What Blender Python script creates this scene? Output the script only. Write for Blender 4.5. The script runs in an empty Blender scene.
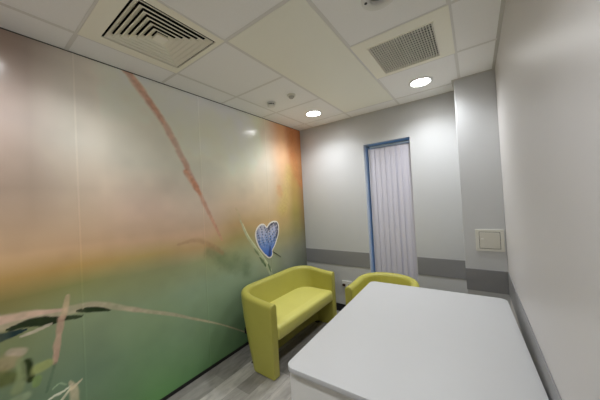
import bpy, bmesh, math
import numpy as np
from mathutils import Vector, Matrix

sc = bpy.context.scene
COL = sc.collection
R = math.radians
rng = np.random.default_rng(7)

# ------------------------------------------------------------------ room measures (metres)
H = 2.60            # ceiling height
W = 2.3045          # room width; left wall x=0, far wall y=0, room runs towards -y
YB = -4.40          # back wall
CL, CD = 1.997, -0.293   # boxed-in corner column: left edge, front face
GX = [0.244, 0.844, 1.444, 2.044]                      # ceiling grid lines
GY = [-0.226, -0.826, -1.426, -2.026, -2.626, -3.226, -3.826]
WX0, WX1, WZ0, WZ1 = 0.972, 1.530, 0.12, 2.213         # window opening
BZ0, BZ1 = 0.631, 0.8285                               # grey wall protection band

# ------------------------------------------------------------------ helpers
def srgb(r, g, b):
    f = lambda c: (c/255/12.92) if c/255 <= 0.04045 else ((c/255+0.055)/1.055)**2.4
    return (f(r), f(g), f(b), 1.0)

def mat(name, col, rough=0.5, metal=0.0, noise=0.03, nscale=40.0, bump=0.0, bscale=200.0, spec=0.5, coat=0.0):
    m = bpy.data.materials.new(name); m.use_nodes = True
    nt = m.node_tree; b = nt.nodes['Principled BSDF']
    b.inputs['Roughness'].default_value = rough
    b.inputs['Metallic'].default_value = metal
    b.inputs['Specular IOR Level'].default_value = spec
    b.inputs['Coat Weight'].default_value = coat
    tc = nt.nodes.new('ShaderNodeTexCoord')
    n = nt.nodes.new('ShaderNodeTexNoise'); n.inputs['Scale'].default_value = nscale; n.inputs['Detail'].default_value = 3
    nt.links.new(tc.outputs['Object'], n.inputs['Vector'])
    mx = nt.nodes.new('ShaderNodeMix'); mx.data_type = 'RGBA'
    mx.inputs[6].default_value = tuple(c*(1-noise) for c in col[:3])+(1,)
    mx.inputs[7].default_value = tuple(min(1, c*(1+noise)) for c in col[:3])+(1,)
    nt.links.new(n.outputs['Fac'], mx.inputs[0])
    nt.links.new(mx.outputs[2], b.inputs['Base Color'])
    if bump:
        n2 = nt.nodes.new('ShaderNodeTexNoise'); n2.inputs['Scale'].default_value = bscale; n2.inputs['Detail'].default_value = 2
        nt.links.new(tc.outputs['Object'], n2.inputs['Vector'])
        bp = nt.nodes.new('ShaderNodeBump'); bp.inputs['Strength'].default_value = bump; bp.inputs['Distance'].default_value = 0.002
        nt.links.new(n2.outputs['Fac'], bp.inputs['Height']); nt.links.new(bp.outputs['Normal'], b.inputs['Normal'])
    return m

def emit(name, col, strength):
    m = bpy.data.materials.new(name); m.use_nodes = True
    nt = m.node_tree; nt.nodes.clear()
    e = nt.nodes.new('ShaderNodeEmission'); e.inputs[0].default_value = col; e.inputs[1].default_value = strength
    o = nt.nodes.new('ShaderNodeOutputMaterial'); nt.links.new(e.outputs[0], o.inputs[0])
    return m

class MB:
    """collects shapes into ONE mesh object"""
    def __init__(s): s.v = []; s.f = []
    def add(s, vs, fs):
        o = len(s.v); s.v += [tuple(p) for p in vs]; s.f += [tuple(i+o for i in f) for f in fs]
    def box(s, x0, x1, y0, y1, z0, z1, bev=0.0, seg=2):
        if bev <= 0:
            s.add([(x0,y0,z0),(x1,y0,z0),(x1,y1,z0),(x0,y1,z0),(x0,y0,z1),(x1,y0,z1),(x1,y1,z1),(x0,y1,z1)],
                  [(0,3,2,1),(4,5,6,7),(0,1,5,4),(1,2,6,5),(2,3,7,6),(3,0,4,7)]); return s
        bm = bmesh.new(); bmesh.ops.create_cube(bm, size=1)
        for v in bm.verts:
            v.co = Vector(((x0+x1)/2+v.co.x*(x1-x0), (y0+y1)/2+v.co.y*(y1-y0), (z0+z1)/2+v.co.z*(z1-z0)))
        bmesh.ops.bevel(bm, geom=bm.edges[:], offset=bev, segments=seg, affect='EDGES', profile=0.5)
        bm.verts.index_update()
        s.add([v.co[:] for v in bm.verts], [[v.index for v in f.verts] for f in bm.faces]); bm.free(); return s
    def prism(s, poly, z0, z1):
        n = len(poly)
        s.add([(x,y,z0) for x,y in poly]+[(x,y,z1) for x,y in poly],
              [tuple(range(n-1,-1,-1)), tuple(range(n,2*n))]+[(i,(i+1)%n,(i+1)%n+n,i+n) for i in range(n)]); return s
    def lathe(s, prof, c=(0,0,0), n=40, cap=True):
        m = len(prof); vs = []
        for i in range(n):
            a = 2*math.pi*i/n
            for r, z in prof: vs.append((c[0]+r*math.cos(a), c[1]+r*math.sin(a), c[2]+z))
        fs = []
        for i in range(n):
            j = (i+1) % n
            for k in range(m-1): fs.append((i*m+k, j*m+k, j*m+k+1, i*m+k+1))
        if cap:
            fs.append(tuple(i*m for i in range(n-1,-1,-1))); fs.append(tuple(i*m+m-1 for i in range(n)))
        s.add(vs, fs); return s
    def tube(s, pts, r, n=8):
        P = [Vector(p) for p in pts]; m = len(P); vs = []; fs = []
        for i, p in enumerate(P):
            t = (P[min(i+1,m-1)]-P[max(i-1,0)]).normalized()
            u = t.orthogonal().normalized() if abs(t.z) > .9 else t.cross(Vector((0,0,1))).normalized()
            w = t.cross(u); rr = r[i] if isinstance(r,(list,tuple)) else r
            for k in range(n):
                a = 2*math.pi*k/n; vs.append(p+u*rr*math.cos(a)+w*rr*math.sin(a))
        for i in range(m-1):
            for k in range(n):
                fs.append((i*n+k, i*n+(k+1)%n, (i+1)*n+(k+1)%n, (i+1)*n+k))
        fs.append(tuple(range(n-1,-1,-1))); fs.append(tuple((m-1)*n+k for k in range(n)))
        s.add(vs, fs); return s
    def build(s, name, m, parent=None, smooth=None):
        me = bpy.data.meshes.new(name); me.from_pydata(s.v, [], s.f); me.update()
        bm = bmesh.new(); bm.from_mesh(me); bmesh.ops.recalc_face_normals(bm, faces=bm.faces[:]); bm.to_mesh(me); bm.free()
        if m: me.materials.append(m)
        if smooth:
            me.polygons.foreach_set('use_smooth', [True]*len(me.polygons)); me.set_sharp_from_angle(angle=R(smooth))
        o = bpy.data.objects.new(name, me); COL.objects.link(o)
        if parent: o.parent = parent
        return o

def tag(o, label=None, cat=None, group=None, kind=None):
    for k, v in (('label',label),('category',cat),('group',group),('kind',kind)):
        if v: o[k] = v
    return o
def thing(name, label, cat, loc=(0,0,0), rz=0, group=None):
    o = bpy.data.objects.new(name, None); o.empty_display_size = .1; COL.objects.link(o)
    o.location = loc; o.rotation_euler = (0,0,rz)
    return tag(o, label, cat, group)
def struct(o, label=None): return tag(o, label, None, None, 'structure')
def copy_tree(o, parent=None):
    c = o.copy(); COL.objects.link(c)
    if parent: c.parent = parent
    for ch in list(o.children): copy_tree(ch, c)
    return c

# ------------------------------------------------------------------ materials
M = {}
M['wall']   = mat('wall_paint', srgb(196,197,198), .42, noise=.015, nscale=3, bump=.05, bscale=350)
M['wallr']  = mat('right_wall_paint', srgb(206,203,202), .40, noise=.015, nscale=3, bump=.06, bscale=350)
M['tile']   = mat('ceiling_tile', srgb(243,242,240), .9, noise=.03, nscale=90, bump=.12, bscale=500)
M['grid']   = mat('ceiling_grid_metal', srgb(222,220,215), .5, noise=.01)
M['angle']  = mat('perimeter_angle_metal', srgb(196,193,186), .5, noise=.01)
M['shadowgap'] = mat('dark_gap_strip', srgb(40,38,36), .7)
M['radiant']= mat('cream_panel_metal', srgb(243,242,230), .5, noise=.01)
M['cream']  = mat('cream_coated_metal', srgb(246,243,228), .45, noise=.01)
M['grille'] = mat('grille_white', srgb(225,222,212), .5, noise=.01)
M['void']   = mat('duct_black', srgb(14,14,15), .9)
M['band']   = mat('grey_protection_sheet', srgb(136,136,138), .38, noise=.04, nscale=400, bump=.08, bscale=600)
M['skirt']  = mat('black_skirting', srgb(22,21,21), .5)
M['white']  = mat('white_plastic', srgb(228,227,222), .35, noise=.01)
M['offwhite']= mat('offwhite_plastic', srgb(214,212,202), .4, noise=.01)
M['trimring'] = mat('downlight_trim', srgb(222,221,217), .35, noise=.01)
M['grey']   = mat('grey_plastic', srgb(120,120,120), .4)
M['dark']   = mat('dark_plastic', srgb(30,30,32), .35)
M['chrome'] = mat('chrome', srgb(220,220,222), .15, metal=1.0, noise=.01)
M['desk']   = mat('white_laminate', srgb(193,194,195), .5, spec=.35, noise=.01, nscale=8)
M['deskside']= mat('white_laminate_panel', srgb(226,225,222), .45, noise=.01, nscale=8)
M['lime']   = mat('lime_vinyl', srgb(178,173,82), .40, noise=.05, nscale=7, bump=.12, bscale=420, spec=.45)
M['limeseat_lit']= mat('lime_vinyl_seat_lit', srgb(212,207,114), .38, noise=.05, nscale=6, bump=.12, bscale=420, spec=.45)  # same vinyl as the shell, stronger light from above put into colour
M['thread'] = mat('lime_thread', srgb(140,138,45), .7)
M['blindf'] = mat('blind_fabric', srgb(222,219,228), .85, noise=.02, nscale=120, bump=.08, bscale=900)
M['alu']    = mat('blue_grey_aluminium', srgb(150,165,180), .4, metal=.3, noise=.01)
M['reveal'] = mat('reveal_paint', srgb(205,214,222), .5, noise=.01)
M['brass']  = mat('brown_pins', srgb(66,42,32), .5)
M['lamp']   = emit('downlight_diffuser_glow', (1.0,.995,.98,1), 22)
M['led']    = emit('indicator_glow', (1,.97,.9,1), 1.6)

# translucent fabric for the blind
nt = M['blindf'].node_tree; b = nt.nodes['Principled BSDF']; out = [n for n in nt.nodes if n.type == 'OUTPUT_MATERIAL'][0]
tl = nt.nodes.new('ShaderNodeBsdfTranslucent'); tl.inputs[0].default_value = srgb(210,210,220)
mxs = nt.nodes.new('ShaderNodeMixShader'); mxs.inputs[0].default_value = .22
nt.links.new(b.outputs[0], mxs.inputs[1]); nt.links.new(tl.outputs[0], mxs.inputs[2]); nt.links.new(mxs.outputs[0], out.inputs[0])

# window glass
M['glass'] = bpy.data.materials.new('window_glass'); M['glass'].use_nodes = True
nt = M['glass'].node_tree; nt.nodes.clear()
o_ = nt.nodes.new('ShaderNodeOutputMaterial'); tr = nt.nodes.new('ShaderNodeBsdfTransparent'); gl = nt.nodes.new('ShaderNodeBsdfGlossy')
tr.inputs[0].default_value = (.9,.94,.96,1); gl.inputs['Roughness'].default_value = .02
fr = nt.nodes.new('ShaderNodeFresnel'); mx = nt.nodes.new('ShaderNodeMixShader')
nt.links.new(fr.outputs[0], mx.inputs[0]); nt.links.new(tr.outputs[0], mx.inputs[1]); nt.links.new(gl.outputs[0], mx.inputs[2]); nt.links.new(mx.outputs[0], o_.inputs[0])

# grey wood-look vinyl planks running along the room
M['floor'] = bpy.data.materials.new('grey_vinyl_planks'); M['floor'].use_nodes = True
nt = M['floor'].node_tree; b = nt.nodes['Principled BSDF']; L = nt.links.new
tc = nt.nodes.new('ShaderNodeTexCoord'); mp = nt.nodes.new('ShaderNodeMapping')
mp.inputs['Rotation'].default_value = (0,0,R(90)); mp.inputs['Location'].default_value = (.13,.07,0)
L(tc.outputs['Object'], mp.inputs['Vector'])
br = nt.nodes.new('ShaderNodeTexBrick'); br.offset = .37; br.squash = 1
br.inputs['Color1'].default_value = srgb(140,136,130); br.inputs['Color2'].default_value = srgb(196,191,184); br.inputs['Mortar'].default_value = srgb(140,136,132)
br.inputs['Scale'].default_value = 1; br.inputs['Mortar Size'].default_value = .0015; br.inputs['Brick Width'].default_value = .92; br.inputs['Row Height'].default_value = .152
br.inputs['Bias'].default_value = -.1
L(mp.outputs[0], br.inputs['Vector'])
mp2 = nt.nodes.new('ShaderNodeMapping'); mp2.inputs['Scale'].default_value = (16,5,1); L(tc.outputs['Object'], mp2.inputs['Vector'])
gn = nt.nodes.new('ShaderNodeTexNoise'); gn.inputs['Scale'].default_value = 1.0; gn.inputs['Detail'].default_value = 6; gn.inputs['Distortion'].default_value = 1.2; L(mp2.outputs[0], gn.inputs['Vector'])
cr = nt.nodes.new('ShaderNodeValToRGB'); cr.color_ramp.elements[0].position = .3; cr.color_ramp.elements[0].color = (.66,.66,.66,1); cr.color_ramp.elements[1].position = .7; cr.color_ramp.elements[1].color = (1.1,1.1,1.1,1)
L(gn.outputs['Fac'], cr.inputs[0])
mm = nt.nodes.new('ShaderNodeMix'); mm.data_type = 'RGBA'; mm.blend_type = 'MULTIPLY'; mm.inputs[0].default_value = 1
L(br.outputs['Color'], mm.inputs[6]); L(cr.outputs[0], mm.inputs[7]); L(mm.outputs[2], b.inputs['Base Color'])
b.inputs['Roughness'].default_value = .42

# printed mural: colours of the print, evened against the lamplight, are stored per vertex, laminate finish on top
def print_mat(name, rough, coat=0.0):
    m = bpy.data.materials.new(name); m.use_nodes = True
    nt = m.node_tree; b = nt.nodes['Principled BSDF']
    a = nt.nodes.new('ShaderNodeAttribute'); a.attribute_name = 'print'
    tc = nt.nodes.new('ShaderNodeTexCoord'); n = nt.nodes.new('ShaderNodeTexNoise'); n.inputs['Scale'].default_value = 320
    nt.links.new(tc.outputs['Object'], n.inputs['Vector'])
    mx = nt.nodes.new('ShaderNodeMix'); mx.data_type = 'RGBA'; mx.blend_type = 'OVERLAY'; mx.inputs[0].default_value = .08
    nt.links.new(a.outputs['Color'], mx.inputs[6]); nt.links.new(n.outputs['Fac'], mx.inputs[7]); nt.links.new(mx.outputs[2], b.inputs['Base Color'])
    b.inputs['Roughness'].default_value = rough; b.inputs['Specular IOR Level'].default_value = .45
    bp = nt.nodes.new('ShaderNodeBump'); bp.inputs['Strength'].default_value = .04; bp.inputs['Distance'].default_value = .002
    nt.links.new(n.outputs['Fac'], bp.inputs['Height']); nt.links.new(bp.outputs['Normal'], b.inputs['Normal'])
    return m
M['mural'] = print_mat('mural_laminate', .17)
M['bfprint'] = print_mat('butterfly_print', .4)

# ------------------------------------------------------------------ the mural print (y, z on the left wall)
GAIN = 1.75
def lin(a):
    a = np.asarray(a, float)/255
    return np.where(a <= .04045, a/12.92, ((a+.055)/1.055)**2.4)
# vertical colour runs of the blurred meadow at several places along the wall: (height, sRGB)
RUNS = [
 (-3.6, [(0,(58,84,62)),(.5,(70,90,66)),(.85,(88,98,62)),(1.08,(98,92,50)),(1.20,(138,112,62)),(1.32,(170,138,100)),(1.65,(182,154,128)),(2.1,(180,160,146)),(2.6,(150,128,114))]),
 (-2.93,[(0,(58,84,62)),(.5,(72,92,68)),(.85,(90,98,62)),(1.08,(98,92,50)),(1.20,(140,114,66)),(1.32,(170,140,104)),(1.65,(180,156,132)),(2.1,(176,160,148)),(2.6,(152,132,118))]),
 (-2.60,[(0,(62,92,58)),(.5,(76,98,74)),(.85,(96,110,80)),(1.08,(102,104,60)),(1.20,(146,120,70)),(1.32,(172,142,108)),(1.65,(178,160,138)),(2.0,(170,164,150)),(2.6,(158,152,140))]),
 (-2.20,[(0,(66,108,58)),(.4,(78,106,72)),(.8,(98,114,84)),(1.05,(106,110,72)),(1.18,(140,122,74)),(1.30,(170,142,112)),(1.55,(180,158,138)),(1.9,(168,164,148)),(2.6,(162,160,146))]),
 (-1.72,[(0,(62,96,58)),(.4,(80,104,76)),(.8,(98,116,92)),(1.02,(110,116,82)),(1.16,(150,126,88)),(1.28,(174,146,118)),(1.5,(182,164,144)),(1.9,(172,170,152)),(2.6,(164,164,148))]),
 (-1.25,[(0,(56,84,54)),(.4,(80,102,76)),(.8,(98,114,92)),(1.0,(104,112,82)),(1.18,(128,118,74)),(1.32,(160,134,92)),(1.55,(184,164,136)),(1.9,(178,176,156)),(2.6,(164,166,150))]),
 (-.80, [(0,(54,76,56)),(.5,(82,98,80)),(.85,(106,114,92)),(1.1,(132,122,86)),(1.3,(162,136,94)),(1.6,(178,160,130)),(2.0,(184,176,158)),(2.6,(178,162,140))]),
 (-.45, [(0,(50,66,56)),(.5,(76,88,78)),(.85,(98,102,88)),(1.1,(122,114,76)),(1.4,(158,132,84)),(1.75,(178,148,108)),(2.2,(190,152,116)),(2.6,(176,130,92))]),
 (-.22, [(0,(44,54,52)),(.5,(66,76,66)),(.85,(88,92,78)),(1.1,(106,102,66)),(1.4,(136,122,64)),(1.75,(158,128,70)),(2.2,(170,118,74)),(2.6,(156,100,62))]),
 (.02,  [(0,(40,48,50)),(.5,(60,66,60)),(.85,(78,80,70)),(1.1,(88,82,58)),(1.4,(116,94,58)),(1.75,(142,104,66)),(2.2,(164,112,70)),(2.6,(150,94,58))]),
]
_lat = np.random.default_rng(11).random((64, 64))
def vnoise(Y, Z, s):
    y, z = (Y+10)/s, (Z+10)/s; i, j = np.floor(y).astype(int), np.floor(z).astype(int); u, w = y-i, z-j
    u = u*u*(3-2*u); w = w*w*(3-2*w); g = lambda a, b: _lat[a % 64, b % 64]
    return (g(i,j)*(1-u)+g(i+1,j)*u)*(1-w)+(g(i,j+1)*(1-u)+g(i+1,j+1)*u)*w
def seg_dist(Y, Z, pts, ws):
    best = np.full(Y.shape, 9.0)
    for (a, b, wa, wb) in zip(pts[:-1], pts[1:], ws[:-1], ws[1:]):
        dy, dz = b[0]-a[0], b[1]-a[1]; l2 = dy*dy+dz*dz+1e-12
        t = np.clip(((Y-a[0])*dy+(Z-a[1])*dz)/l2, 0, 1)
        d = np.hypot(Y-a[0]-t*dy, Z-a[1]-t*dz)/(wa+(wb-wa)*t)
        best = np.minimum(best, d)
    return best
def smooth_pts(pts, ws, n=6):
    P = np.array(pts, float); m = len(P); out = []; wo = []
    for i in range(m-1):
        p0, p1, p2, p3 = P[max(i-1,0)], P[i], P[i+1], P[min(i+2,m-1)]
        for k in range(n):
            t = k/n
            out.append(.5*((2*p1)+(p2-p0)*t+(2*p0-5*p1+4*p2-p3)*t*t+(3*p1-p0-3*p2+p3)*t**3)); wo.append(ws[i]+(ws[i+1]-ws[i])*t)
    out.append(P[-1]); wo.append(ws[-1]); return out, wo
# (path (y,z), half widths, colour, opacity, softness)
STROKES = [
 ([(-.26,2.62),(-.22,2.35),(-.16,2.0),(-.05,1.8)], [.09,.10,.08,.05], (150,92,52), .45, 1.3),
 ([(-.32,2.0),(-.40,1.72),(-.50,1.45)], [.06,.09,.10], (150,136,70), .40, 1.4),
 ([(-.56,1.72),(-.54,1.65)], [.05,.05], (160,112,70), .45, 1.2),
 ([(-1.65,1.10),(-1.45,.97),(-1.20,.84)], [.045,.075,.09], (70,86,58), .48, 1.7),
 ([(-1.95,1.22),(-1.77,1.23),(-1.62,1.15),(-1.50,1.06)], [.008,.02,.024,.02], (132,104,76), .55, 1.4),
 ([(-2.31,2.65),(-2.273,2.597),(-2.138,2.421),(-2.012,2.246),(-1.85,1.937),(-1.669,1.55),(-1.496,1.187)], [.03,.03,.027,.027,.025,.020,.010], (160,116,96), .8, 1.2),
 ([(-2.273,2.61),(-2.138,2.435),(-2.02,2.26)], [.016,.012,.010], (180,140,122), .5, 1.2),
 ([(-1.85,1.86),(-1.79,1.77),(-1.716,1.66)], [.02,.026,.02], (158,104,74), .7, 1.2),
 ([(-1.30,1.50),(-1.25,1.40),(-1.236,1.343)], [.008,.014,.016], (150,134,104), .5, .8),
 ([(-3.45,.98),(-3.1,.985),(-2.93,.965),(-2.82,.958),(-2.70,.932),(-2.60,.928),(-2.50,.905),(-2.419,.866),(-2.30,.80),(-2.194,.741),(-2.03,.655),(-1.872,.559),(-1.55,.36),(-1.259,.153)], [.06,.055,.046,.034,.028,.024,.022,.019,.015,.012,.011,.010,.006,.005], (150,138,116), .92, .7),
 ([(-3.3,1.01),(-2.93,.985),(-2.80,.972),(-2.68,.945)], [.03,.024,.016,.008], (176,146,130), .8, .6),
 ([(-2.91,.925),(-2.845,.928),(-2.786,.918),(-2.732,.902),(-2.66,.888),(-2.60,.872)], [.008,.020,.026,.022,.014,.006], (28,38,18), 1.2, .4),
 ([(-2.62,.915),(-2.57,.902),(-2.51,.882),(-2.45,.852)], [.006,.016,.015,.006], (28,40,18), 1.2, .4),
 ([(-3.1,.88),(-2.952,.893),(-2.901,.895),(-2.842,.897)], [.035,.026,.02,.006], (26,44,46), 1.15, .45),
 ([(-2.86,.868),(-2.80,.873),(-2.74,.885)], [.006,.010,.006], (170,158,140), .8, .5),
 ([(-2.662,1.028),(-2.672,.975),(-2.688,.905)], [.008,.014,.016], (160,138,112), .9, .6),
 ([(-2.695,.90),(-2.709,.803),(-2.719,.748),(-2.73,.645)], [.018,.014,.018,.008], (158,130,112), .92, .6),
 ([(-2.730,.645),(-2.75,.57),(-2.77,.5)], [.006,.008,.006], (64,84,66), .5, .8),
 ([(-3.1,.74),(-2.94,.745),(-2.885,.772)], [.05,.04,.032], (150,130,100), .7, 1.2),
 ([(-2.90,.80),(-2.86,.78)], [.018,.02], (168,150,136), .7, .7),
 ([(-2.96,.68),(-2.90,.66),(-2.86,.66)], [.05,.035,.02], (74,80,40), .8, 1.1),
 ([(-2.845,.715),(-2.84,.66),(-2.83,.61)], [.02,.024,.014], (34,44,18), 1.1, .7),
 ([(-2.87,.74),(-2.865,.655),(-2.885,.585)], [.014,.02,.024], (116,126,88), .65, .9),
 ([(-2.80,.655),(-2.765,.66)], [.03,.024], (136,142,88), .8, .9),
 ([(-2.805,.60),(-2.81,.57)], [.018,.014], (104,124,70), .8, .8),
 ([(-2.90,.53),(-2.85,.53)], [.02,.02], (128,140,110), .6, .9),
 ([(-2.83,.40),(-2.757,.451),(-2.706,.456),(-2.665,.47)], [.006,.007,.006,.005], (196,196,176), .85, .5),
 ([(-2.72,.40),(-2.68,.44),(-2.655,.478)], [.007,.007,.004], (190,186,160), .8, .5),
 ([(-2.655,.36),(-2.652,.44),(-2.668,.50)], [.024,.02,.004], (172,160,132), .85, .7),
 ([(-2.66,.45),(-2.622,.47),(-2.61,.478)], [.012,.006,.004], (184,172,146), .8, .6),
 ([(-2.745,.50),(-2.713,.515),(-2.687,.49)], [.004,.005,.004], (140,158,128), .7, .6),
 ([(-1.250,1.365),(-1.236,1.343),(-1.16,1.178),(-1.032,1.008),(-.926,.869),(-.816,.696),(-.78,.62)], [.003,.008,.012,.015,.019,.024,.026], (140,146,118), .85, .7),
 ([(-1.215,1.33),(-1.14,1.18),(-1.01,1.01),(-.90,.87),(-.79,.70)], [.003,.005,.006,.007,.008], (176,182,150), .75, .6),
 ([(-1.06,1.02),(-1.02,.965),(-.985,.925)], [.005,.014,.006], (64,82,52), .9, .5),
 ([(-.98,.90),(-.93,.84),(-.885,.775)], [.006,.018,.008], (58,78,52), .9, .5),
 ([(-.845,.79),(-.82,.74),(-.80,.69)], [.006,.014,.008], (66,84,60), .85, .5),
]
def mural(Y, Z):
    Y = np.asarray(Y, float); Z = np.asarray(Z, float)
    ys = np.array([r[0] for r in RUNS])
    cols = []
    for _, st in RUNS:
        z = [s[0] for s in st]; c = lin([s[1] for s in st])
        cols.append(np.stack([np.interp(Z, z, c[:,k]) for k in range(3)], -1))
    cols = np.array(cols)
    i = np.clip(np.searchsorted(ys, Y)-1, 0, len(ys)-2)
    t = np.clip((Y-ys[i])/(ys[i+1]-ys[i]), 0, 1); t = t*t*(3-2*t)
    idx = np.arange(len(Y))
    out = cols[i, idx]*(1-t)[:,None]+cols[i+1, idx]*t[:,None]
    light_comp = np.interp(Z, [0, .7, 1.0, 1.2, 1.35, 1.7, 2.0, 2.6], [1.50, 1.45, 1.30, 1.02, .86, .92, 1.17, 1.5])  # lifts the print low and high, where lamplight falls off
    light_comp = light_comp*(1-.51*np.clip((-2.45-Y)/.35, 0, 1)*np.clip((Z-1.3)/.4, 0, 1))*(1-.30*np.clip((Y+1.0)/.35, 0, 1)*np.clip((Z-1.5)/.4, 0, 1))  # darkens the print where the downlights and their reflection run hot
    out = out*light_comp[:,None]*np.stack([np.full(Z.shape, 1.0), np.interp(Z,[0,1.0,1.4],[.965,.97,1.0]), np.interp(Z,[0,1.0,1.4,2.6],[.97,1.0,1.05,1.05])], -1)
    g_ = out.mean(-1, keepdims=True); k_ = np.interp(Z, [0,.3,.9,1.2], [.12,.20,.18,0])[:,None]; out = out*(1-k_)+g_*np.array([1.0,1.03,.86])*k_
    out = out*(1+.10*(vnoise(Y, Z, .17)-.5)+.06*(vnoise(Y, Z, .07)-.5))[:,None]
    n1 = vnoise(Y, Z, .045); n2 = vnoise(Y, Z, .022); n3 = vnoise(Y, Z, .11)
    for pts, ws, c, op, soft in STROKES:
        soft = max(soft, .9) if min(ws) > .008 else soft
        p, w = smooth_pts(pts, ws) if len(pts) > 2 else (pts, ws)
        d = seg_dist(Y, Z, p, w)+(n1-.5)*.42+(n2-.5)*.2
        op = op*(.62+.6*n3)*.95; tint = (.86+.34*n2)[:,None]
        a = np.clip((1+soft/2-d)/soft, 0, 1); a = np.clip(a*a*(3-2*a)*op, 0, 1)
        out = out*(1-a)[:,None]+lin(c)[None]*1.0*tint*a[:,None]
    return np.clip(out*GAIN, 0, .85)

def print_grid(name, y0, y1, z0, z1, step, x, parent, gain=1.0, thick=.012):
    """a board with a printed face towards the room"""
    ny = max(2, int((y1-y0)/step)+1); nz = max(2, int((z1-z0)/step)+1)
    yy = np.linspace(y0, y1, ny); zz = np.linspace(z0, z1, nz)
    Yg, Zg = np.meshgrid(yy, zz, indexing='ij'); Yf, Zf = Yg.ravel(), Zg.ravel()
    v = np.stack([np.full(Yf.shape, x), Yf, Zf], -1)
    back = [(x-thick,y0,z0),(x-thick,y1,z0),(x-thick,y1,z1),(x-thick,y0,z1)]
    A = (np.arange(ny-1)[:,None]*nz+np.arange(nz-1)[None]).ravel()
    f = [tuple(q) for q in np.stack([A, A+nz, A+nz+1, A+1], -1).tolist()]
    n = ny*nz; c = [0, (ny-1)*nz, (ny-1)*nz+nz-1, nz-1]
    f += [(n,n+3,n+2,n+1)]
    f += [tuple([n, n+1]+[i*nz for i in range(ny-1,-1,-1)]), tuple([n+2, n+3]+[i*nz+nz-1 for i in range(ny)])]
    f += [tuple([n+3, n]+[k for k in range(nz)]), tuple([n+1, n+2]+[(ny-1)*nz+k for k in range(nz-1,-1,-1)])]
    me = bpy.data.meshes.new(name); me.from_pydata(v.tolist()+back, [], f); me.update()
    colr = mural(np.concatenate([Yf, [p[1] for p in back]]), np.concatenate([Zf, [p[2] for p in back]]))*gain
    ca = me.color_attributes.new('print', 'FLOAT_COLOR', 'POINT')
    ca.data.foreach_set('color', np.concatenate([np.clip(colr,0,1), np.ones((len(colr),1))], 1).astype(np.float32).ravel())
    me.materials.append(M['mural'])
    o = bpy.data.objects.new(name, me); COL.objects.link(o); o.parent = parent
    return o

# ------------------------------------------------------------------ room shell
struct(MB().box(-.15, W+.15, YB-.15, .25, -.12, 0).build('floor', M['floor']))

wl = struct(MB().box(-.15, -.014, YB-.15, .25, 0, 2.75).build('wall_left', M['shadowgap']))
SEAMS = [YB, -3.51, -2.592, -1.690, -.772, 0.0]
for a, b_ in zip(SEAMS[:-1], SEAMS[1:]):
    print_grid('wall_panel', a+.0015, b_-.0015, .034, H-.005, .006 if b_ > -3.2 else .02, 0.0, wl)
for s in SEAMS[1:-1]:
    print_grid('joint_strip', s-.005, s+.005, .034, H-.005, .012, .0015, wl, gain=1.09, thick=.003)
struct(MB().box(-.0135, -.002, YB, 0, 0, .034).build('baseboard_left', M['skirt']))

# far wall with the window opening cut out
m = MB(); T = .24
m.box(-.014, WX0, 0, T, 0, 2.75); m.box(WX1, W+.15, 0, T, 0, 2.75); m.box(WX0, WX1, 0, T, 0, WZ0); m.box(WX0, WX1, 0, T, WZ1, 2.75)
wf = struct(m.build('wall_far', M['wall']))
struct(MB().box(CL, W, CD, 0, 0, H+.05, .004, 2).build('wall_column', M['wall']))
struct(MB().box(W, W+.15, YB-.15, 0, 0, 2.75).build('wall_right', M['wallr']))
m = MB(); m.box(0, .75, YB-.15, YB, 0, 2.75); m.box(1.68, W, YB-.15, YB, 0, 2.75); m.box(.75, 1.68, YB-.15, YB, 2.06, 2.75)
struct(m.build('wall_back', mat('wall_back_paint', srgb(238,238,236), .5, noise=.01)))  # unseen wall, paint lightened to bounce more light into the room
dr = struct(MB().box(.80, 1.63, YB-.06, YB-.016, .008, 2.01, .003).build('door_1', mat('door_laminate', srgb(224,222,216), .4, nscale=12)))  # unseen door, colour lightened for bounce as well
m = MB(); m.box(.75, .80, YB-.10, YB+.012, 0, 2.06, .003); m.box(1.63, 1.68, YB-.10, YB+.012, 0, 2.06, .003); m.box(.80, 1.63, YB-.10, YB+.012, 2.012, 2.06, .003)
m.build('door_frame', M['white'], dr)
m = MB(); m.tube([(1.55,YB-.016,1.02),(1.55,YB+.045,1.02),(1.43,YB+.045,1.02)], .010, 12); m.lathe([(.001,0),(.026,0),(.026,.006),(.001,.006)], (0,0,0), 24)
m.build('door_handle', M['chrome'], dr, 40)
# ceiling tiles (one suspended ceiling), with the cells of the built-in units left open
m = MB()
xs = [0]+GX+[W]; ys = [YB]+GY[::-1]+[0]
OPEN = {(.244,-2.626),(1.444,-1.426),(.844,-2.026),(.844,-1.426),(.844,-.826)}
DISC = {(.244,-.826),(1.444,-.826),(.244,-3.226),(1.444,-3.226),(1.444,-2.026)}
def tile_with_hole(mb, x0, x1, y0, y1, z0, z1, c, r, n=48):
    ring = [(c[0]+r*math.cos(2*math.pi*k/n+math.pi/4), c[1]+r*math.sin(2*math.pi*k/n+math.pi/4)) for k in range(n)]
    q = n//4; cor = [(x1,y1),(x0,y1),(x0,y0),(x1,y0)]
    vs = [(x,y,z0) for x,y in ring]+[(x,y,z0) for x,y in cor]+[(x,y,z1) for x,y in ring]
    fs = []
    for j in range(4):
        a = [(j*q+k) % n for k in range(q+1)]
        fs.append(tuple(a[::-1]+[n+j, n+(j+1)%4]))
    for k in range(n): fs.append((k, (k+1)%n, n+4+(k+1)%n, n+4+k))
    mb.add(vs, fs)
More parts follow.
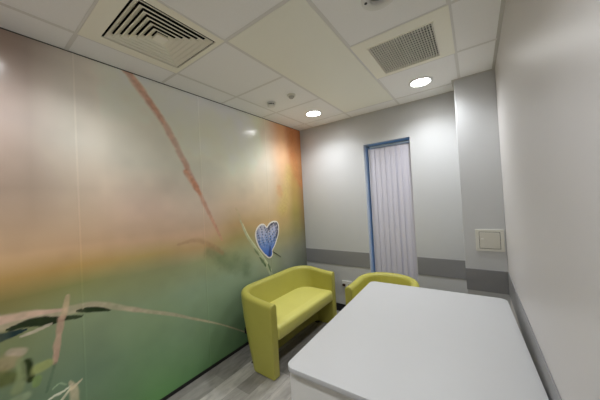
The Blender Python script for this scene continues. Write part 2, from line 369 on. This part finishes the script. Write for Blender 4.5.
for i in range(len(xs)-1):
    for j in range(len(ys)-1):
        x0, x1, y0, y1 = xs[i], xs[i+1], ys[j], ys[j+1]
        if (round(x0,3), round(y0,3)) in OPEN: continue
        if x0 > 1.9 and y1 == 0: continue          # column head
        if (round(x0,3), round(y0,3)) in DISC:
            rr = .072 if round(y0,3) == -2.026 else .0855
            hc = {(.244,-.826):(.552,-.485),(1.444,-.826):(1.744,-.478)}.get((round(x0,3),round(y0,3)), ((x0+x1)/2, (y0+y1)/2))
            tile_with_hole(m, x0+.001, x1-.001, y0+.001, y1-.001, H, H+.015, hc, rr)
        else:
            m.box(x0+.001, x1-.001, y0+.001, y1-.001, H, H+.015)
ce = struct(m.build('ceiling', M['tile']))
MB().box(-.15, W+.15, YB-.15, .25, H+.19, H+.25).build('slab', M['void'], ce)
m = MB(); t = .011; zb = H-.0015
for x in GX:
    segs = [(YB, 0)]
    for a, b_ in segs: m.box(x-t, x+t, a, b_ if x < 2 else CD, zb, H+.03)
for y in GY:
    for i in range(len(xs)-1):
        if y in (-.826, -1.426) and abs(xs[i]-.844) < .01: continue
        if xs[i] > 1.9 and y > CD: continue
        m.box(xs[i]+(t if i else 0), xs[i+1]-(t if i < len(xs)-2 else 0), y-t, y+t, zb, H+.03)
m.build('ceiling_grid', M['grid'], ce)
m = MB()
m.box(0, CL, -.016, 0, H-.005, H+.012); m.box(CL-.016, CL, CD-.016, -.016, H-.005, H+.012); m.box(CL, W, CD-.016, CD, H-.005, H+.012)
m.box(W-.014, W, YB, CD-.016, H-.006, H+.012); m.box(W-.020, W-.014, YB, CD-.016, H-.001, H+.012)
m.build('perimeter_angle', M['angle'], ce)
MB().box(-.012, .004, YB, 0, H-.005, H+.012).build('perimeter_angle', M['shadowgap'], ce)  # dark strip standing in for the shaded gap above the mural panels

# grey protection bands
def band(name, *bx):
    struct(MB().box(*bx, .002, 2).build(name, M['band']))
band('trim_1', 0.002, WX0-.001, -.005, 0, BZ0, BZ1)
band('trim_2', WX1+.001, CL, -.005, 0, BZ0, BZ1)
band('trim_3', CL, W-.005, CD-.005, CD, BZ0, BZ1)
band('trim_4', W-.005, W, YB, CD-.005, BZ0, BZ1)
struct(MB().box(0, CL, -.010, 0, 0, .10, .002).build('baseboard_far', M['skirt']))
struct(MB().box(W-.010, W, YB, CD, 0, .10, .002).build('baseboard_right', M['skirt']))

# window
wn = struct(bpy.data.objects.new('window_1', None)); COL.objects.link(wn)
m = MB(); fy0, fy1, fw = .165, .215, .012
m.box(WX0, WX0+fw, fy0, fy1, WZ0, WZ1, .003); m.box(WX1-fw, WX1, fy0, fy1, WZ0, WZ1, .003)
m.box(WX0+fw, WX1-fw, fy0, fy1, WZ1-fw, WZ1, .003); m.box(WX0+fw, WX1-fw, fy0, fy1, WZ0, WZ0+fw, .003)
m.build('window_frame', M['alu'], wn)
MB().box(WX0+fw-.005, WX1-fw+.005, .186, .194, WZ0+fw-.005, WZ1-fw+.005).build('glass_pane', M['glass'], wn)
MB().box(WX0, WX1, -.012, fy0, WZ0, WZ0+.02, .003).build('window_sill', M['white'], wn)
m = MB(); m.box(WX0, WX0+.003, .001, fy0, WZ0+.02, WZ1); m.box(WX1-.003, WX1, .001, fy0, WZ0+.02, WZ1); m.box(WX0+.003, WX1-.003, .001, fy0, WZ1-.003, WZ1)
m.build('window_reveal', M['wall'], wn)

# ------------------------------------------------------------------ vertical blind
bl = thing('vertical_blind', 'pale lilac vertical fabric blind closed inside the tall narrow window', 'blind', (1.28, .07, 2.19))
MB().box(-.245, .24, -.020, .022, -.030, -.002, .003).build('headrail', M['alu'], bl)
n = 8; x0, x1 = -.262, .246; pitch = (x1-x0)/n
for k in range(n):
    cx = x0+pitch*(k+.5); a = R([-9,-3,-10,-3,-9,-11,-2,-8][k]); hw = .040
    mm_ = MB(); vs = []; fs = []; Z0, Z1 = -2.19+WZ0+.05, -.032
    ns = 7
    for s_ in range(ns):
        u = -1+2*s_/(ns-1); bow = .0025*(1-u*u)
        for (zz_, d) in ((Z0, 0), (Z1, 0), (Z1, .0012), (Z0, .0012)):
            vs.append((cx+hw*u*math.cos(a)-(bow+d)*math.sin(a), hw*u*math.sin(a)+(bow+d)*math.cos(a), zz_))
    for s_ in range(ns-1):
        for q in range(4): fs.append((s_*4+q, s_*4+(q+1)%4, (s_+1)*4+(q+1)%4, (s_+1)*4+q))
    fs += [(0,1,2,3), tuple((ns-1)*4+q for q in (3,2,1,0))]
    mm_.add(vs, fs); mm_.build('slat', M['blindf'], bl, 40)
m = MB(); m.tube([(-.255,-.024,-.03),(-.255,-.024,-.9),(-.257,-.024,-1.35)], .0018, 6); m.build('pull_cord', M['white'], bl, 60)

# ------------------------------------------------------------------ ceiling fittings
def ring_plate(mb, cx, cy, o, i, z0, z1):
    mb.box(cx-o, cx+o, cy-o, cy-i, z0, z1); mb.box(cx-o, cx+o, cy+i, cy+o, z0, z1)
    mb.box(cx-o, cx-i, cy-i, cy+i, z0, z1); mb.box(cx+i, cx+o, cy-i, cy+i, z0, z1)

# four-way supply diffuser
dcx, dcy = .544, -2.326
df = thing('air_diffuser', 'square cream ceiling air diffuser with nested square louvres', 'vent', (dcx, dcy, H))
m = MB(); kx, ky = .014, .030; o1, i1 = .2975, .236
m.box(-o1, o1, -o1, ky-i1, -.004, .004); m.box(-o1, o1, ky+i1, o1, -.004, .004); m.box(-o1, kx-i1, ky-i1, ky+i1, -.004, .004); m.box(kx+i1, o1, ky-i1, ky+i1, -.004, .004)
def ring_slope(mb, ro, zo, ri, zi, th=.0022):
    vs = []
    for (r, z) in ((ro, zo), (ri, zi), (ri, zi+th), (ro, zo+th)):
        vs += [(-r,-r,z),(r,-r,z),(r,r,z),(-r,r,z)]
    fs = []
    for a in range(4):
        for k in range(4):
            fs.append((a*4+k, a*4+(k+1)%4, ((a+1)%4)*4+(k+1)%4, ((a+1)%4)*4+k))
    mb.add(vs, fs)
m.build('face_plate', M['cream'], df)
ro = .224; kx, ky = .014, .030
for k in range(6):
    r = ro-k*.0312
    mm_ = MB(); ring_slope(mm_, r, -.002, r-.0302, .018); ring_slope(mm_, r, -.006, r-.0025, -.006, .004)
    mm_.build('louvre', M['cream'], df).location = (kx, ky, 0)
m = MB(); ring_slope(m, .036, -.004, .030, .010); m.box(-.035, .035, -.035, .035, -.005, -.001); m.build('centre_plate', M['cream'], df).location = (kx, ky, 0)
m = MB(); ring_plate(m, 0, 0, .297, .262, .010, .15); m.box(-.297, .297, -.297, .297, .15, .16); m.build('plenum_box', M['void'], df)

# egg-crate return grille
gcx, gcy = 1.744, -1.126
gr = thing('return_air_grille', 'cream framed ceiling grille with a fine grey egg-crate core', 'vent', (gcx, gcy, H))
x0, x1, y0, y1 = -.213, .213, -.206, .254
ox, oy = -.2975, -.2975
m = MB(); m.box(-.2975, x0, -.2975, .2975, -.004, .004); m.box(x1, .2975, -.2975, .2975, -.004, .004)
m.box(x0, x1, -.2975, y0, -.004, .004); m.box(x0, x1, y1, .2975, -.004, .004)
m.build('face_plate', M['cream'], gr)
m = MB(); w_ = .008
m.box(x0, x0+w_, y0, y1, -.008, .012); m.box(x1-w_, x1, y0, y1, -.008, .012); m.box(x0+w_, x1-w_, y0, y0+w_, -.008, .012); m.box(x0+w_, x1-w_, y1-w_, y1, -.008, .012)
m.box(x1+.018, x1+.021, y0-.01, y1+.01, -.0052, -.003)
m.build('core_frame', M['cream'], gr)
m = MB(); p = .0165
k = x0+w_+p/2
while k < x1-w_: m.box(k-.0034, k+.0034, y0+w_, y1-w_, -.006, .006); k += p
k = y0+w_+p/2
while k < y1-w_: m.box(x0+w_, x1-w_, k-.001, k+.001, .001, .010); k += .03
m.build('egg_crate_core', M['grille'], gr)
m = MB(); m.box(x0-.02, x1+.02, y0-.02, y1+.02, .12, .13)
m.box(x0-.02, x0-.01, y0-.02, y1+.02, .006, .12); m.box(x1+.01, x1+.02, y0-.02, y1+.02, .006, .12); m.box(x0-.01, x1+.01, y0-.02, y0-.01, .006, .12); m.box(x0-.01, x1+.01, y1+.01, y1+.02, .006, .12)
m.build('plenum_box', mat('duct_grey', srgb(92,91,88), .8), gr)

# long cream radiant panel let into the grid
rp = MB().box(-.288, .288, -.889, .889, -.003, .03, .003).build('radiant_ceiling_panel', M['radiant'])
rp.location = (1.144, -1.126, H)
tag(rp, 'long plain cream panel set into the ceiling grid between diffuser and grille', 'ceiling panel')

# recessed downlights
def downlight(x, y, label):
    t = thing('recessed_downlight', label, 'ceiling light', (x, y, H), 0, 'recessed ceiling downlights')
    MB().lathe([(.076,.035),(.083,.003),(.086,-.007),(.099,-.009),(.107,-.004),(.107,0),(.0855,.0005),(.0855,.035)], n=56, cap=False).build('trim_ring', M['trimring'], t, 50)
    MB().lathe([(.0755,.032),(.0755,.018),(.001,.0165),(.001,.032)], n=56, cap=False).build('lamp_diffuser', M['lamp'], t, 50)
    MB().lathe([(.085,.036),(.085,.05),(.001,.05),(.001,.036)], n=32, cap=False).build('lamp_can', M['grey'], t, 50)
    return t
d0 = downlight(.552, -.485, 'round lit downlight in the ceiling near the mural wall corner')
for (x, y, lb) in ((1.744, -.478, 'round lit downlight in the ceiling between cream grille and corner column'),
                   (.544, -2.926, 'round lit downlight behind the square air diffuser'),
                   (1.744, -2.926, 'round lit downlight on the near side of the ceiling by the right wall')):
    c = copy_tree(d0); c.location = (x, y, H); c['label'] = lb
for (x, y) in ((.552,-.485),(1.744,-.478),(.544,-2.926),(1.744,-2.926)):
    ld = bpy.data.lights.new('downlight_beam', 'SPOT'); ld.energy = 30; ld.color = (.94,.97,1.0); ld.spot_size = R(144); ld.spot_blend = .9; ld.shadow_soft_size = .07
    lo = bpy.data.objects.new('downlight_beam', ld); COL.objects.link(lo); lo.location = (x, y, H-.004)

# detectors
sd = thing('smoke_detector', 'small white dome smoke detector with dark side slots, nearer the mural wall', 'smoke detector', (.395, -1.08, H))
MB().lathe([(.001,.003),(.048,.003),(.050,-.004),(.050,-.012),(.044,-.015),(.001,-.015)], n=40, cap=False).build('base', M['white'], sd, 40)
MB().lathe([(.001,-.015),(.036,-.015),(.036,-.029),(.001,-.029)], n=40, cap=False).build('slot_ring', M['dark'], sd, 40)
m = MB(); m.lathe([(.001,-.028),(.042,-.028),(.043,-.033),(.036,-.043),(.020,-.048),(.001,-.049)], n=40, cap=False)
for k in range(10):
    a = 2*math.pi*k/10; m.tube([(.038*math.cos(a),.038*math.sin(a),-.014),(.040*math.cos(a),.040*math.sin(a),-.030)], .003, 6)
m.build('dome', M['white'], sd, 40)
ms = thing('ceiling_motion_sensor', 'small off white motion sensor on ceiling between smoke detector and cream panel', 'sensor', (.672, -1.09, H))
MB().lathe([(.001,.003),(.042,.003),(.042,-.010),(.036,-.016),(.001,-.016)], n=40, cap=False).build('base', M['offwhite'], ms, 40)
MB().lathe([(.001,-.016),(.027,-.016),(.025,-.028),(.016,-.036),(.001,-.038)], n=32, cap=False).build('lens', mat('frosted_lens', srgb(186,184,178), .25), ms, 40)

el = thing('ceiling_emergency_light', 'round recessed ceiling fitting with dark lens, nearer the camera than the cream grille', 'emergency light', (1.744, -1.726, H))
MB().lathe([(.050,.035),(.050,.004),(.055,-.003),(.080,-.006),(.090,-.002),(.090,0),(.0715,.0005),(.0715,.035)], n=48, cap=False).build('trim_ring', M['white'], el, 50)
MB().lathe([(.049,.030),(.049,.022),(.001,.022),(.001,.030)], n=48, cap=False).build('reflector', mat('satin_reflector', srgb(165,163,158), .3, metal=.7), el, 50)
MB().lathe([(.001,.022),(.024,.022),(.022,.008),(.012,.001),(.001,0)], n=32, cap=False).build('lens', M['dark'], el, 40)
m = MB()
m.lathe([(.001,.022),(.007,.022),(.007,.012),(.001,.012)], (.034,.018,0), 14, cap=False); m.build('indicator', M['led'], el)
m = MB()
m.lathe([(.001,-.0045),(.008,-.0045),(.008,-.0070),(.001,-.0070)], (-.066,-.012,0), 14, cap=False); m.build('test_button', M['dark'], el)

# ------------------------------------------------------------------ access hatch and socket
ah = thing('access_hatch', 'small cream square access hatch on the corner column above the grey band', 'access panel', (2.190, CD, 1.094))
m = MB(); m.box(-.102, .102, -.008, 0, -.097, -.075, .002); m.box(-.102, .102, -.008, 0, .075, .097, .002); m.box(-.102, -.076, -.008, 0, -.075, .075, .002); m.box(.076, .102, -.008, 0, -.075, .075, .002)
m.build('frame', M['offwhite'], ah)
MB().box(-.076, .076, -.002, 0, -.075, .075).build('gap', M['dark'], ah)
MB().box(-.0725, .0725, -.0095, -.002, -.0715, .0715, .002).build('hatch_door', mat('hatch_door', srgb(206,203,192), .4), ah)
MB().box(-.062, -.044, -.0125, -.0095, .008, .017, .001).build('latch', M['white'], ah)

so = thing('wall_socket', 'white wall socket with dark plugs low on far wall beside the armchair', 'socket', (.640, 0, .385))
MB().box(-.073, .073, -.010, 0, -.043, .043, .004).build('face_plate', M['white'], so)
MB().box(-.062, -.022, -.030, -.010, -.030, .002, .005).build('plug', M['brass'], so)
MB().box(.022, .062, -.030, -.010, -.030, .002, .005).build('plug', M['brass'], so)

# ------------------------------------------------------------------ tub seats
def tub_path(D, Wd, Rr, n=14):
    """outer U outline in local coords: back along x=0, arms run to x=D; returns [(x,y,nx,ny,f)]"""
    P = []; h = Wd/2
    for k in range(10): P.append((D-(D-Rr)*k/10, -h, 0, -1))
    for k in range(n):
        a = -math.pi/2-(math.pi/2)*k/n; P.append((Rr+Rr*math.cos(a), -h+Rr+Rr*math.sin(a), math.cos(a), math.sin(a)))
    nb = 12
    for k in range(nb): P.append((0, -h+Rr+(Wd-2*Rr)*k/nb, -1, 0))
    for k in range(n):
        a = math.pi-(math.pi/2)*k/n; P.append((Rr+Rr*math.cos(a), h-Rr+Rr*math.sin(a), math.cos(a), math.sin(a)))
    for k in range(11): P.append((Rr+(D-Rr)*k/10, h, 0, 1))
    return P
def tub_seat(root, D, Wd, Rr, th, zb, za, seat_z, seat_t, over, lean=.20):
    P = tub_path(D, Wd, Rr)
    def top(x): s = max(0, min(1, (D-x)/(D*.85))); s = s*s*(3-2*s); return za+(zb-za)*s
    z0 = .010
    def section(x, y, nx, ny, dz=0, pinch=1.0, fx=0.0):
        zt = top(x)-dz; r = th/2; pts = []
        def put(o, z):
            o = -r+(o+r)*pinch; ln = lean*max(0, 1-x/.40)*max(0, 1-z/zt)**1.6
            pts.append((x+nx*o+fx+ln, y+ny*o, z))
        for z in (z0, .10, .22, .34, .46, zt-r*1.6, zt-r*.9): put(0, z)
        for k in range(1, 12):
            a = math.pi*k/12; put(-r+r*math.cos(a)*1.0, zt-r*.9+r*.9*math.sin(a))
        for z in (zt-r*.9, zt-r*1.6, .46, .34, .22, .10, z0): put(-th, z)
        return pts
    secs = []
    q = (.0, .35, .65, .88, 1.0)
    x, y, nx, ny = P[0]
    for c in q[::-1]:
        secs.append(section(x, y, nx, ny, .012*c**3, 1-.36*c**3, .020*math.sqrt(c)))
    for p in P[1:-1]: secs.append(section(*p[:4]))
    x, y, nx, ny = P[-1]
    for c in q:
        secs.append(section(x, y, nx, ny, .012*c**3, 1-.36*c**3, .020*math.sqrt(c)))
    m = MB(); vs = [p for s in secs for p in s]; ns = len(secs[0]); fs = []
    for i in range(len(secs)-1):
        for k in range(ns): fs.append((i*ns+k, i*ns+(k+1)%ns, (i+1)*ns+(k+1)%ns, (i+1)*ns+k))
    fs.append(tuple(range(ns))); fs.append(tuple((len(secs)-1)*ns+k for k in range(ns-1,-1,-1)))
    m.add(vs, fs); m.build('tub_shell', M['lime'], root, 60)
    # seat block: U-shaped plan with rounded edges all round
    hi = Wd/2-th+.004; Ri = max(.05, Rr-th)
    plan = [(D+over, -hi), ]
    plan = []
    for k in range(9): a = math.pi+math.pi/2*k/8; plan.append((th-.004+Ri+Ri*math.cos(a), -hi+Ri+Ri*math.sin(a)))
    fr_ = .03
    for k in range(6): a = -math.pi/2+math.pi/2*k/5; plan.append((D+over-fr_+fr_*math.cos(a), -hi+fr_+fr_*math.sin(a)))
    for k in range(6): a = math.pi/2*k/5; plan.append((D+over-fr_+fr_*math.cos(a), hi-fr_+fr_*math.sin(a)))
    for k in range(9): a = math.pi/2+math.pi/2*k/8; plan.append((th-.004+Ri+Ri*math.cos(a), hi-Ri+Ri*math.sin(a)))
    cxp = (D+over+th)/2
    m = MB(); rings = []
    er = .034
    prof = [(1,seat_z-seat_t)]+[(1-0*k, seat_z-er+0) for k in (0,)]+[(math.cos(math.pi/2*k/6), seat_z-er+er*math.sin(math.pi/2*k/6)) for k in range(1,7)]
    vs = []; n = len(plan)
    def inset(pt, d):
        sx = (pt[0]-cxp)/(D+over-th)*2; sy = pt[1]/hi
        return (pt[0]-d*sx, pt[1]-d*sy)
    rows = [(.012, seat_z-seat_t), (0, seat_z-seat_t+.012)]+[(er*(1-c), z) for c, z in prof[1:]]
    for d, z in rows:
        for pt in plan: vs.append((*inset(pt, d), z))
    crown = [(.10,.006),(.2,.011)]
    for d, dz in crown:
        for pt in plan:
            f = 1-d; vs.append((cxp+(inset(pt, er)[0]-cxp)*f, inset(pt, er)[1]*f, seat_z+dz))
    nr = len(rows)+len(crown); fs = [tuple(range(n-1,-1,-1)), tuple((nr-1)*n+k for k in range(n))]
    for i in range(nr-1):
        for k in range(n): fs.append((i*n+k, i*n+(k+1)%n, (i+1)*n+(k+1)%n, (i+1)*n+k))
    m.add(vs, fs); m.build('seat', M['limeseat_lit'], root, 50)
    # base frame board below the seat, set back
    MB().box(th+.02, D-.06, -hi+.004, hi-.004, seat_z-seat_t-.05, seat_z-seat_t+.004).build('seat_support', M['void'], root)
    # stitched seam down the middle of the inside back
    m = MB(); zt = top(0); r = th/2; pts = []
    pts = [(th+.0004, 0, seat_z+.02), (th+.0004, 0, zt-r)] + [(r+r*math.cos(a)+.0003*math.cos(a), 0, zt-r*.9+r*.9*math.sin(a)) for a in [math.pi*k/12 for k in range(0,13)]]
    m.tube(pts, .0016, 6); m.build('seam', M['thread'], root, 60)
    # glides under the shell
    for (gx, gy) in ((D-.06, -Wd/2+th/2), (D-.06, Wd/2-th/2), (Rr*.35+.17, -Wd/2+Rr*.35+.0), (Rr*.35+.17, Wd/2-Rr*.35-.0)):
        MB().box(gx-.075, gx+.070, gy-.022, gy+.022, 0, .0115, .002).build('glide_foot', M['dark'], root)

sf = thing('tub_sofa', 'lime green vinyl two-seat tub sofa with its back to the mural wall', 'sofa', (.076, -.905, 0), R(-.6))
tub_seat(sf, .532, 1.175, .27, .082, .686, .645, .432, .125, .026)
ac = thing('tub_armchair', 'lime green vinyl tub armchair behind the desk under the window', 'armchair', (1.320, -.205, 0), R(-92))
tub_seat(ac, .575, .635, .300, .080, .680, .652, .432, .125, .025)

# ------------------------------------------------------------------ desk
dk = thing('desk', 'white laminate desk with rounded corners in the right foreground', 'desk', (1.2565, -.765, 0), R(2.0))
DW, DL, DZ = .998, 1.378, .74
def rrect(x0, x1, y0, y1, r, n=8):
    P = []
    for cx, cy, a0 in ((x1-r,y1-r,0),(x0+r,y1-r,90),(x0+r,y0+r,180),(x1-r,y0+r,270)):
        for k in range(n+1): a = R(a0+90*k/n); P.append((cx+r*math.cos(a), cy+r*math.sin(a)))
    return P
bm = bmesh.new()
poly = rrect(0, DW, -DL, 0, .045)
f = bm.faces.new([bm.verts.new((x,y,DZ-.025)) for x,y in poly])
ex = bmesh.ops.extrude_face_region(bm, geom=[f])
for v in [g for g in ex['geom'] if isinstance(g, bmesh.types.BMVert)]: v.co.z = DZ
edges = [e for e in bm.edges if abs(e.verts[0].co.z-e.verts[1].co.z) < 1e-6]
bmesh.ops.bevel(bm, geom=edges, offset=.002, segments=2, affect='EDGES', profile=.5)
bmesh.ops.recalc_face_normals(bm, faces=bm.faces[:])
me = bpy.data.meshes.new('desk_top'); bm.to_mesh(me); bm.free(); me.materials.append(M['desk'])
me.polygons.foreach_set('use_smooth', [True]*len(me.polygons)); me.set_sharp_from_angle(angle=R(30))
o = bpy.data.objects.new('desk_top', me); COL.objects.link(o); o.parent = dk
MB().box(.018, DW-.018, -DL+.018, -DL+.043, .004, DZ-.025, .001).build('end_panel', M['deskside'], dk)
MB().box(.018, DW-.018, -.86, -.835, .004, DZ-.025, .001).build('end_panel', M['deskside'], dk)
MB().box(DW/2-.01, DW/2+.01, -DL+.043, -.86, .20, DZ-.025, .001).build('modesty_panel', M['deskside'], dk)

# ------------------------------------------------------------------ butterfly cut-out on the mural wall
BO = [(-.869,.883),(-.918,.928),(-.960,.977),(-.995,1.025),(-1.018,1.076),(-1.034,1.125),(-1.038,1.178),(-1.022,1.226),(-.989,1.264),(-.945,1.288),(-.905,1.290),(-.868,1.276),(-.838,1.246),
      (-.815,1.262),(-.788,1.283),(-.757,1.296),(-.725,1.303),(-.690,1.304),(-.660,1.300),(-.630,1.284),(-.610,1.245),(-.607,1.20),(-.615,1.150),(-.633,1.10),(-.660,1.050),(-.685,1.012),(-.708,.982),(-.735,.955),(-.752,.935),(-.750,.90),(-.765,.868),(-.800,.852),(-.835,.858)]
bo, _ = smooth_pts(BO+[BO[0]], [1]*(len(BO)+1), 4); bo = np.array(bo[:-1])
cen = np.array([-.83, 1.08])
bf = thing('butterfly_cutout', 'blue spotted butterfly cut-out with pale edge on the mural wall above the sofa', 'wall decoration', (0, cen[0], cen[1]))
def poly_inside(pts, poly):
    x, y = pts[:,0], pts[:,1]; ins = np.zeros(len(pts), bool); n = len(poly)
    for i in range(n):
        a, b_ = poly[i], poly[(i+1)%n]
        c = (a[1] > y) != (b_[1] > y)
        with np.errstate(divide='ignore', invalid='ignore'):
            xi = (b_[0]-a[0])*(y-a[1])/(b_[1]-a[1])+a[0]
        ins ^= c & (x < xi)
    return ins
# backing plate with pale edge
m = MB(); n = len(bo); rel = bo-cen
m.add([(.001,p[0],p[1]) for p in rel]+[(.005,p[0],p[1]) for p in rel], [tuple(range(n)), tuple(range(2*n-1,n-1,-1))]+[(i,(i+1)%n,(i+1)%n+n,i+n) for i in range(n)])
m.build('pale_edge', mat('pale_card', srgb(236,230,220), .5), bf)
# printed wing faces
def bf_color(p):
    y, z = p[:,0], p[:,1]
    d = np.full(len(p), 9.0)
    for i in range(n):
        a, b_ = bo[i], bo[(i+1)%n]; e = b_-a; t = np.clip(((p-a)@e)/(e@e+1e-12), 0, 1)
        d = np.minimum(d, np.hypot(*(p-a-t[:,None]*e).T))
    hgt = np.clip((z-.88)/.40, 0, 1)
    c0, c1, c2 = lin((48,92,180)), lin((104,132,184)), lin((188,186,198))
    t = hgt[:,None]
    out = np.where(t < .45, c0+(c1-c0)*(t/.45), c1+(c2-c1)*((t-.45)/.55))
    # dark border towards wing tips
    brd = np.clip((.085-d)/.05, 0, 1)*np.clip((hgt-.35)/.25, 0, 1)*np.where(y > -.83, 1, .35)
    out = out*(1-.82*brd[:,None])+lin((36,30,52))*(.82*brd[:,None])
    # spots in curved rows
    r2 = np.random.default_rng(3)
    for rr in np.linspace(.09, .40, 11):
        na = max(5, int(rr*56))
        for k in range(na):
            a = R(38+104*(k+.5*(int(rr*100) % 2))/na)+r2.normal(0,.02)
            q = np.array([-.815-.0+rr*math.cos(a)*1.0, .905+rr*math.sin(a)])
            s = .008+.003*r2.random()
            dd = np.hypot(p[:,0]-q[0], p[:,1]-q[1])
            dark = (k % 2 == 0)
            al = np.clip((s-dd)/.004+.5, 0, 1)*np.clip((q[1]-.98)/.1, .0, 1)
            al = al[:,None]*(.85 if dark else .7)
            out = out*(1-al)+lin((28,26,48) if dark else (196,188,190))*al
    # fold between the two wings
    fold = seg_dist(y, z, [(-.838,1.246),(-.825,1.13),(-.81,1.0),(-.80,.90)], [.009,.006,.005,.006])
    al = (np.clip(1.4-fold, 0, 1)*.55)[:,None]; out = out*(1-al)+lin((40,44,84))*al
    # body
    bd = seg_dist(y, z, [(-.79,1.0),(-.805,.94),(-.82,.875)], [.006,.020,.024])
    al = np.clip(1.5-bd, 0, 1)[:,None]*.8; out = out*(1-al)+lin((34,48,100))*al
    return out*1.25
ins_n = []
for i in range(n):
    a, b_ = bo[i-1], bo[(i+1)%n]; e = (b_-a)/np.hypot(*(b_-a)); nn = np.array([-e[1], e[0]])
    if not poly_inside(np.array([bo[i]+nn*.004]), bo)[0]: nn = -nn
    ins_n.append(bo[i]+nn*.017)
inner = np.array(ins_n)
def wing(name, sel):
    st = .0045; gy = np.arange(-1.06, -.58, st); gz = np.arange(.83, 1.32, st)
    Yg, Zg = np.meshgrid(gy, gz, indexing='ij'); ctr = np.stack([Yg+st/2, Zg+st/2], -1).reshape(-1, 2)
    fold_y = np.interp(ctr[:,1], [.86,.90,1.0,1.13,1.246], [-.80,-.80,-.81,-.825,-.838])
    ok = poly_inside(ctr, inner) & sel(ctr, fold_y)
    ok = ok.reshape(len(gy), len(gz)); idm = {}; vs = []; fs = []
    def vid(i, j):
        if (i,j) not in idm: idm[(i,j)] = len(vs); vs.append((gy[0]+i*st, gz[0]+j*st))
        return idm[(i,j)]
    for i in range(len(gy)):
        for j in range(len(gz)):
            if ok[i,j]: fs.append((vid(i,j), vid(i+1,j), vid(i+1,j+1), vid(i,j+1)))
    p = np.array(vs); nv = len(p)
    verts = [(.0062, a-cen[0], b_-cen[1]) for a, b_ in p]
    me = bpy.data.meshes.new(name); me.from_pydata(verts, [], fs); me.update()
    ca = me.color_attributes.new('print', 'FLOAT_COLOR', 'POINT')
    ca.data.foreach_set('color', np.concatenate([np.clip(bf_color(p),0,1), np.ones((nv,1))], 1).astype(np.float32).ravel())
    me.materials.append(M['bfprint'])
    o = bpy.data.objects.new(name, me); COL.objects.link(o); o.parent = bf
    s = o.modifiers.new('thickness', 'SOLIDIFY'); s.thickness = .0012; s.offset = -1
wing('wing', lambda c, fy: c[:,0] < fy)
wing('wing', lambda c, fy: c[:,0] >= fy)
m = MB(); m.tube([(.004,-.755-cen[0],.925-cen[1]),(.004,-.68-cen[0],.880-cen[1]),(.004,-.60-cen[0],.826-cen[1])], [.004,.0035,.003], 6)
m.build('antenna', M['dark'], bf)

# ------------------------------------------------------------------ daylight outside, exposure, camera
wd = bpy.data.worlds.new('World'); sc.world = wd; wd.use_nodes = True
bg = wd.node_tree.nodes['Background']; bg.inputs[0].default_value = (.12,.45,1.0,1); bg.inputs[1].default_value = .5

cam = bpy.data.cameras.new('Camera'); co = bpy.data.objects.new('Camera', cam); COL.objects.link(co)
f_, yaw, pit, rol = 246.32267, .6204, .01643, -.05512
sy, cy = math.sin(yaw), math.cos(yaw)
fw = Vector((-sy*math.cos(pit), cy*math.cos(pit), math.sin(pit))); rt = Vector((cy, sy, 0)); up = rt.cross(fw)
r2_ = math.cos(rol)*rt+math.sin(rol)*up; u2 = -math.sin(rol)*rt+math.cos(rol)*up
mw = Matrix((r2_, u2, -fw)).transposed().to_4x4(); mw.translation = Vector((2.10601, -3.06468, 1.53795)); co.matrix_world = mw
cam.sensor_width = 36; cam.lens = f_*36/600; cam.shift_x = 1.132/600; cam.shift_y = -2.967/600; cam.clip_start = .02
sc.camera = co
vs_ = sc.view_settings; vs_.view_transform = 'Standard'; vs_.look = 'None'; vs_.gamma = 1; vs_.use_curve_mapping = False; vs_.exposure = 0.87
sc.cycles.use_denoising = True; sc.cycles.max_bounces = 12; sc.cycles.diffuse_bounces = 12; sc.cycles.sample_clamp_indirect = 6
